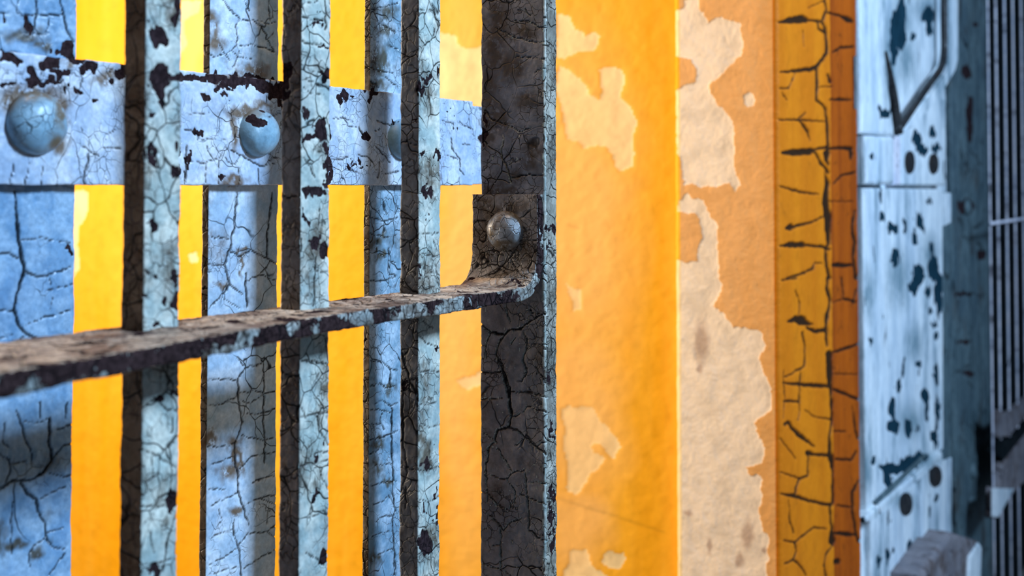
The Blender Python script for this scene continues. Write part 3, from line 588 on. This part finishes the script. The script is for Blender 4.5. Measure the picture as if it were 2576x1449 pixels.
# crossbar: flat strap lying level, bars passing through it, its end bent up against the stile
THK = 0.012
ZT = 1.35 - 0.0885
YN, YFAR = 0.561, Y_at(1187, XPO - THK)
RAD = 0.034
pts, Bv = [], []
xs = XPO - THK / 2 - 0.0005
zc = ZT - THK / 2
for x in levels(-0.5, 0.0, xs - RAD, xs - RAD, 0.0012): pts.append((x, 0, zc)); Bv.append((0, 0, 1))
for i in range(1, 41):
    a = i / 40 * math.pi / 2
    pts.append((xs - RAD + RAD * math.sin(a), 0, zc + RAD - RAD * math.cos(a))); Bv.append((-math.sin(a), 0, math.cos(a)))
ztop = on_x(1280, 487, XPO - THK)[2]
for z in np.arange(zc + RAD + .001, ztop, .0012): pts.append((xs, 0, z)); Bv.append((-1, 0, 0))
prof, pn = rect_profile(YN, YFAR, -THK / 2, THK / 2, 0.002, (.01, .01, .0012, .0008))
nstr = sum(1 for b in Bv if b[2] > .5)
def mk_strap(V, uv, N):
    m_ = marker_front(V, uv, N); m_[:, 1] *= (V[:, 0] > xs - .02); return m_
def widen(V):
    V = V.copy(); V[:, 1] -= np.interp(V[:, 0], [.40, .47, .61, .80], [.042, .038, .022, 0]) * (V[:, 1] < YN + .004)
    return V
cb = sweep('crossbar', np.array(pts), (0, 1, 0), np.array(Bv), prof, pn, M_strap, gate, mk_strap, widen, wob=.0007, seed=77)
cb.data.materials.append(M_tab)
me = cb.data; cc = np.zeros(len(me.polygons) * 3); me.polygons.foreach_get('center', cc); cc = cc.reshape(-1, 3) + np.array([0.6, 0.6, 0])
cb.data.materials.append(M_strap_edge)
nn = np.zeros(len(me.polygons) * 3); me.polygons.foreach_get('normal', nn); nn = nn.reshape(-1, 3)
me.polygons.foreach_set('material_index', np.where(nn[:, 1] < -.6, 2, np.where(cc[:, 2] > ZT + 0.006, 1, 0)).astype(np.int32))
rc = on_x(1272, 580, XPO - THK - .001)
dome('rivet', rc, (-1, 0, 0), 0.0178, 0.0125, M_rivet, gate, marker_front, seed=80)

# ---------------------------------------------------------------- rear gate: flat bars with a riveted strap
YS, YSB, YR1 = 0.720, 0.730, 0.737
rear = empty('riveted_gate', (0.7, 0.73, 0.0), 'pale blue gate behind the front bars, wide flat bars joined by a riveted horizontal strap', 'gate')
for k, (l, r) in enumerate([(-160, 188), (524, 698), (930, 1030)]):
    x0, x1 = X_at(l, YSB), X_at(r, YSB)
    d = np.dot(np.array([x1, YSB, 0]), _v)
    L = levels(0.0, 1.35 - 1020 * d / FPX, 1.35 + 500 * d / FPX, 2.35, 0.0012)
    prof, pn = rect_profile(x0, x1, YSB, YR1, 0.001, (.0011, .01, .01, .0012))
    bo = sweep('bar', np.stack([0 * L, 0 * L, L], 1), (1, 0, 0), (0, 1, 0), prof, pn, (M_blue_deep, M_blue, M_blue_worn)[k], rear, marker_blue, wob=.0005, seed=90 + k)
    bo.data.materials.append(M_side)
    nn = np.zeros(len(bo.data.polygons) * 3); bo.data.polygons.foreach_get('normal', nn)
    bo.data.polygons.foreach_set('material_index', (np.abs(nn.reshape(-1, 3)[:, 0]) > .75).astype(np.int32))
x1 = X_at(1189, YS)
L = np.arange(X_at(-120, YS), x1, .0012)
z0s, z1s = 1.35 + .0004, 1.35 + .0882
prof, pn = rect_profile(YS, YSB - .0002, z0s, z1s, 0.0012, (.01, .01, .01, .0012))
# profile axes: a = Y, b = Z ; the visible side is a0 (last)
sweep('strap', np.stack([L, 0 * L, 0 * L], 1), (0, 1, 0), (0, 0, 1), prof, pn, M_blue_strap, rear, marker_blue, wob=.0005, seed=95)
L = np.arange(x1 + .0045, X_at(1225, YS), .0015)
prof, pn = rect_profile(YS + .004, YSB + .004, z0s + .001, z1s - .004, 0.001, (.01, .01, .01, .0015))
sweep('end_clip', np.stack([L, 0 * L, 0 * L], 1), (0, 1, 0), (0, 0, 1), prof, pn, M_blue_strap, rear, marker_blue, wob=.0004, seed=96)
for k, (px, py) in enumerate([(88, 310), (646, 335), (1008, 350)]):
    c = on_y(px, py, YS + .0003)
    dome('rivet', c, (0, -1, 0), (0.0215, 0.0195, 0.0195)[k], 0.0145, M_rivet_blue, rear, marker_blue, seed=97 + k, sx=1.18)

# ---------------------------------------------------------------- white lock column past the pier
def prism(name, pxs, y, thick, mat, parent, bev=0.003, seed=0, marker=None, st=.006):
    """outline given on the plane y, extruded back by thick, front edges bevelled"""
    P = np.array([on_y(a, b, y) for a, b in pxs]); P = P[:, [0, 2]]
    area2 = sum(P[i, 0] * P[(i + 1) % len(P), 1] - P[(i + 1) % len(P), 0] * P[i, 1] for i in range(len(P)))
    if area2 < 0: P = P[::-1]
    n = len(P)
    import bmesh
    bm = bmesh.new()
    f = [bm.verts.new((p[0], y, p[1])) for p in P]; b = [bm.verts.new((p[0], y + thick, p[1])) for p in P]
    ff = bm.faces.new(f); bm.faces.new(b[::-1])
    for i in range(n): bm.faces.new((f[i], f[(i + 1) % n], b[(i + 1) % n], b[i]))
    if bev:
        bmesh.ops.bevel(bm, geom=list(ff.edges), offset=bev, segments=2, profile=.5, affect='EDGES')
    if marker:
        for ax, st_a in ((0, st * 2.0), (2, st)):
            lo, hi = P[:, 0 if ax == 0 else 1].min(), P[:, 0 if ax == 0 else 1].max()
            for q in np.arange(lo + st_a, hi, st_a):
                co = [0, 0, 0]; co[ax] = q; no = [0, 0, 0]; no[ax] = 1
                fr_ = [f_ for f_ in bm.faces if min(v.co[ax] for v in f_.verts) < q < max(v.co[ax] for v in f_.verts) and max(v.co[1] for v in f_.verts) < y + max(bev, 1e-5) * 1.01]
                ge = set(fr_) | {e for f_ in fr_ for e in f_.edges} | {v for f_ in fr_ for v in f_.verts}
                bmesh.ops.bisect_plane(bm, geom=list(ge), plane_co=co, plane_no=no)
    bmesh.ops.recalc_face_normals(bm, faces=bm.faces)
    bm.verts.index_update()
    V = np.array([v.co[:] for v in bm.verts]); F = [tuple(v.index for v in fc.verts) for fc in bm.faces]; bm.free()
    mk = None
    if marker:
        mk = marker(V, project(V), None)
        fm = V[:, 1] < y + 1e-5
        V[:, 1] += fm * (mk[:, 1] * .0008 + .0006 * noise3(V * np.array([1, 1, .2]), 40, 5))
    return mesh_obj(name, V, F, mat, parent, mk, smooth=False)
def grid_panel(name, xa, xb, y, za, zb, mat, parent, thick, marker, st=.0022, wob=.001, seed=0, bev=.003, peel_d=.001, crack_d=.001):
    L = np.arange(za, zb, st)
    prof, pn = rect_profile(xa, xb, y, y + thick, bev, (st * 1.8, .02, .05, .004))
    return sweep(name, np.stack([0 * L, 0 * L, L], 1), (1, 0, 0), (0, 1, 0), prof, pn, mat, parent, marker, wob=wob, seed=seed, peel_d=peel_d, crack_d=crack_d)

WB = [(2238,570,5,14),(2218,545,5,14),(2252,575,8,12),(2275,570,4,20),(2312,555,8,16),(2300,600,5,22),(2322,575,5,8),(2337,505,5,7),(2216,490,4,18),(2343,625,5,20),(2350,675,12,30),(2362,740,8,55),(2310,690,12,26),(2300,720,10,18),
      (2253,650,8,24),(2335,738,6,13),(2341,778,5,10),(2352,818,6,8),(2358,850,4,12),(2312,918,4,9),(2313,945,4,10),(2272,930,4,22),(2262,975,7,16),(2356,950,6,26),(2325,1000,9,16),(2332,1035,5,22),(2245,1025,7,22),(2250,1068,9,18),
      (2237,1072,4,10),(2285,1080,7,24),(2358,1040,5,40),(2310,1078,5,8),(2230,1190,5,34),(2250,1178,30,12),(2290,1165,22,14),(2318,1150,14,10),(2236,1212,10,14),(2199,1155,5,10),(2345,1100,7,12),(2353,1105,4,26),
      (2235,1305,4,18),(2211,1410,4,16),(2233,1400,4,20),(2249,1380,4,8),(2288,1400,8,40),(2275,1430,12,30),(2190,860,4,10),(2355,1250,4,10),(2340,1290,4,14),
      (2305,345,9,16),(2268,60,10,60),(2250,100,8,60),(2335,40,12,22),(2338,75,6,18),(2296,90,5,10),(2345,330,5,14),(2318,373,9,14),(2328,385,4,12),(2355,372,7,12),(2192,390,4,8),(2212,275,6,9),(2228,285,10,12)]
WR = [(2330,20,30,30),(2280,150,22,60),(2270,40,24,60),(2330,1160,30,20),(2262,700,26,60),(2300,860,20,40),(2290,1060,30,40),(2340,640,20,40),(2180,1180,12,60),(2185,740,12,60),(2240,130,20,120),(2270,1260,30,20)]
def mk_white(V, uv, N):
    j = uv + np.stack([fbm(V, 60, 43), fbm(V * np.array([1, 1, .4]), 60, 44) * 1.6], 1) * 5
    return np.stack([np.zeros(len(V)), blob_mask(j, [(a, b, c * 1.3, d * 1.15) for a, b, c, d in WB], .35), blob_mask(j, WR, .7)], 1)

YW = 0.645
XW0, XW1 = X_at(2164, YW), X_at(2371, YW)
XG0 = X_at(2396, YW)
lock = empty('lock_column', ((XW0 + XG0) / 2, YW + .05, 0.0), 'tall chipped white metal lock column standing right of the cracked yellow pier', 'lock column')
zf = lambda px, py: on_y(px, py, YW)[2]
grid_panel('back_plate', XW0 + .03, XG0 - .005, YW + .012, 0.0, CEIL - .05, M_white, lock, .05, mk_white, st=.004, seed=100)
# tall lower panel with slanting lower rim
zs = lambda py, px=2260: on_y(px, py, YW)[2]
P = prism('lower_panel', [(2171, 473), (2371, 476), (2373, 1130), (2186, 1302), (2182, 1302)], YW - .012, .024, M_white, lock, bev=.004, marker=mk_white)
prism('panel_rim', [(2176, 1303), (2370, 1136), (2372, 1156), (2196, 1310), (2178, 1316)], YW - .022, .034, M_white, lock, bev=.004, marker=mk_white)
prism('rim_lip', [(2200, 1262), (2330, 1140), (2330, 1150), (2208, 1272)], YW - .016, .004, M_steel, lock, bev=0)
prism('edge_strip', [(2372, 482), (2396, 484), (2396, 1350), (2374, 1350)], YW + .002, .03, M_steel, lock, bev=.003)
prism('edge_tab', [(2376, 484), (2393, 486), (2393, 560), (2378, 568)], YW - .006, .008, M_white, lock, bev=.002)
# middle hinge block
prism('hinge_block', [(2176, 341), (2204, 341), (2204, 464), (2178, 464)], YW - .016, .028, M_white, lock, bev=.006, marker=mk_white)
prism('hinge_block', [(2207, 342), (2249, 343), (2249, 465), (2208, 465)], YW - .020, .032, M_white, lock, bev=.008, marker=mk_white)
prism('hinge_block', [(2251, 343), (2268, 343), (2268, 466), (2251, 466)], YW - .008, .020, M_rod, lock, bev=.003)
prism('bolt_plate', [(2270, 318), (2330, 232), (2378, 250), (2380, 466), (2270, 466)], YW - .012, .024, M_white, lock, bev=.004, marker=mk_white)
prism('side_shadow_gap', [(2160, 340), (2176, 340), (2178, 466), (2162, 466)], YW + .006, .01, M_brown, lock, bev=0).name = 'side_shade_strip'  # brown strip standing in for the shadowed gap beside the hinge blocks
# upper panel with folded rim
prism('upper_panel', [(2162, -60), (2214, -60), (2214, 130), (2240, 250), (2252, 342), (2167, 337)], YW - .014, .026, M_white, lock, bev=.006, marker=mk_white)
prism('upper_web', [(2212, -60), (2366, -60), (2368, 150), (2262, 300), (2250, 330), (2228, 180), (2212, 120)], YW - .002, .014, M_white, lock, bev=.002, marker=mk_white)
def tube(name, pts, r, mat, parent, seg=14, taper=None):
    pts = [np.array(p, float) for p in pts]; V, F = [], []
    n = len(pts)
    for i, p in enumerate(pts):
        d = pts[min(i + 1, n - 1)] - pts[max(i - 1, 0)]; d /= np.linalg.norm(d)
        a = np.cross(d, [0, 1, 0]); a /= np.linalg.norm(a) + 1e-9; b = np.cross(d, a)
        rr = r if taper is None else r * taper[i]
        for k in range(seg):
            an = 2 * math.pi * k / seg; V.append(p + (a * math.cos(an) + b * math.sin(an)) * rr)
    for i in range(n - 1):
        for k in range(seg): F.append((i * seg + k, i * seg + (k + 1) % seg, (i + 1) * seg + (k + 1) % seg, (i + 1) * seg + k))
    F = [tuple(f) for f in F] + [tuple(range(seg))[::-1], tuple((n - 1) * seg + k for k in range(seg))]
    return mesh_obj(name, V, F, mat, parent)
def curve(px, y, k=6):
    """smooth polyline through points on plane y"""
    P = [on_y(a, b, y) for a, b in px]; out = []
    for i in range(len(P) - 1):
        p0 = P[max(i - 1, 0)]; p1 = P[i]; p2 = P[i + 1]; p3 = P[min(i + 2, len(P) - 1)]
        for j in range(k):
            t = j / k
            out.append(.5 * ((2 * p1) + (-p0 + p2) * t + (2 * p0 - 5 * p1 + 4 * p2 - p3) * t * t + (-p0 + 3 * p1 - 3 * p2 + p3) * t ** 3))
    out.append(P[-1]); return out
M_iron = paint('bare_dark_iron', (0.02, 0.02, 0.021), (0.03, 0.028, 0.027), 55.0, stain=(.03, .015, .008), stain_amt=.3, peel_thr=.9, rough=.45, bump=.3)
tube('bent_rod', curve([(2375, -60), (2375, 60), (2375, 130), (2366, 172), (2340, 208), (2310, 252), (2280, 296), (2260, 326)], YW - .024), .0078, M_iron, lock)
tube('wedge_slot', curve([(2228, 130), (2240, 190), (2248, 250), (2256, 335)], YW - .014), .0065, M_iron, lock, taper=np.linspace(.4, 2.0, 19)).name = 'slot_shade_wedge'  # dark wedge standing in for the shade inside a slot
prism('folded_rim', [(2386, -60), (2411, -60), (2411, 150), (2404, 178), (2366, 240), (2300, 316), (2278, 330), (2290, 306), (2340, 240), (2380, 186), (2386, 160)], YW - .018, .03, M_white, lock, bev=.004)
prism('lower_plate', [(2190, 1312), (2370, 1160), (2394, 1150), (2394, 1520), (2192, 1520)], YW + .000, .014, M_white, lock, bev=.003, marker=mk_white)
prism('rib', [(2318, 1188), (2337, 1172), (2340, 1520), (2322, 1520)], YW - .010, .012, M_white, lock, bev=.004, marker=mk_white)
for cx, cy, rx, ry in [(2290, 408, 13, 29), (2350, 412, 13, 26), (2355, 1198, 16, 27), (2281, 1268, 16, 29)]:
    prism('bolt_hole', [(cx + rx * c, cy + ry * s_) for c, s_ in [(math.cos(a) * (1 if abs(math.cos(a)) < .9 else .95), math.sin(a)) for a in np.linspace(0, 2 * math.pi, 14, endpoint=False)]], YW - .0145 if cy < 600 else YW - .003, .004, M_iron, lock, bev=0).name = 'hole_shade_disc'  # flush dark discs painted in for the shade of open holes
prism('bracket', [(2318, 1449), (2395, 1338), (2466, 1362), (2452, 1449), (2452, 1500), (2318, 1500)], YW - .06, .07, M_brown, lock, bev=.01)
prism('bracket_edge', [(2440, 1402), (2464, 1366), (2470, 1376), (2466, 1500), (2436, 1500)], YW - .066, .02, M_white, lock, bev=.004)

# slate frame upright
XF0, XF1 = X_at(2397, .668), X_at(2491, .668)
fr = empty('frame_upright', ((XF0 + XF1) / 2, .69, 0), 'dark slate grey bolted frame upright between the white lock column and the grille', 'door frame')
FB = [(2432, 520, 22, 20), (2440, 300, 8, 60), (2430, 180, 12, 20), (2447, 1182, 12, 16), (2442, 1265, 16, 20), (2470, 640, 12, 14), (2425, 860, 22, 5), (2455, 60, 8, 5), (2420, 740, 26, 5), (2440, 940, 14, 8)]
def mk_frame(V, uv, N):
    j = uv + np.stack([fbm(V, 40, 53), fbm(V, 40, 54)], 1) * 6
    return np.stack([crack_mask(j, T(2100, 300, 3.62, [[(1140, 890, 10), (1150, 1000, 12), (1220, 1130, 10)], [(1220, 260, 10), (1330, 400, 14)], [(1290, 1110, 12), (1380, 1220, 14)]]) + T(2100, 700, 3.62, [[(1110, 860, 14), (1180, 850, 12), (1210, 800, 10)], [(1160, 1310, 8), (1260, 1360, 10), (1290, 1420, 8)], [(1110, 145, 10), (1380, 150, 8)]]), 1.5), blob_mask(j, FB[:3] + FB[5:], .4), np.zeros(len(V))], 1)
grid_panel('upright', XF0, XF1, .668, 0.0, CEIL - .02, M_steel, fr, .05, mk_frame, st=.005, seed=110, bev=.004)
for px, py in [(2431, 522), (2446, 1184), (2442, 1268)]:
    dome('bolt', on_y(px, py, .668), (0, -1, 0), .022, .012, M_steel, fr, None, ru=24, rv=10, seed=111)

# grille gate of thin rods
YG = .61
gr = empty('wire_grille', (X_at(2540, YG), YG, 0), 'silver grille of thin upright rods at the right edge of the view', 'grille')
zg = lambda px, py: on_y(px, py, YG)[2]
for k, px in enumerate([2491, 2511, 2533, 2554, 2575, 2594, 2611]):
    x = X_at(px, YG)
    seg = [(x, YG, 0.0), (x, YG, .6), (x, YG, 1.2), (x, YG, 1.8), (x, YG, 2.4)]
    tube('rod', seg, .0031 if k else .0027, M_rod, gr, seg=12)
pa, pb = on_y(2490, 562, YG), on_y(2640, 562, YG)
zc_ = zg(2490, 562)
tube('cross_rod', [(X_at(2487, YG), YG - .005, zc_), (X_at(2580, YG), YG - .005, zc_), (X_at(2640, YG), YG - .005, zc_)], .0042, M_rod, gr)
prism('lower_rail', [(2514, 1030), (2535, 1045), (2640, 960), (2640, 1000), (2576, 1052), (2541, 1098), (2516, 1100)], YG - .012, .02, M_brown, gr, bev=.003)
prism('slanting_rail', [(2523, 1168), (2640, 1020), (2640, 1150), (2552, 1236), (2498, 1304), (2502, 1226), (2520, 1232)], YG - .016, .02, M_brown, gr, bev=.003)
prism('rail_gap', [(2517, 1108), (2543, 1104), (2640, 1010), (2640, 1022), (2524, 1168), (2518, 1150)], YG - .010, .012, M_dark, gr, bev=0).name = 'rail_gap_shade'  # near-black sheet for the shade between the two rails
prism('corner_clip', [(2500, 1228), (2552, 1230), (2512, 1302), (2500, 1300)], YG - .020, .006, M_white, gr, bev=.002)
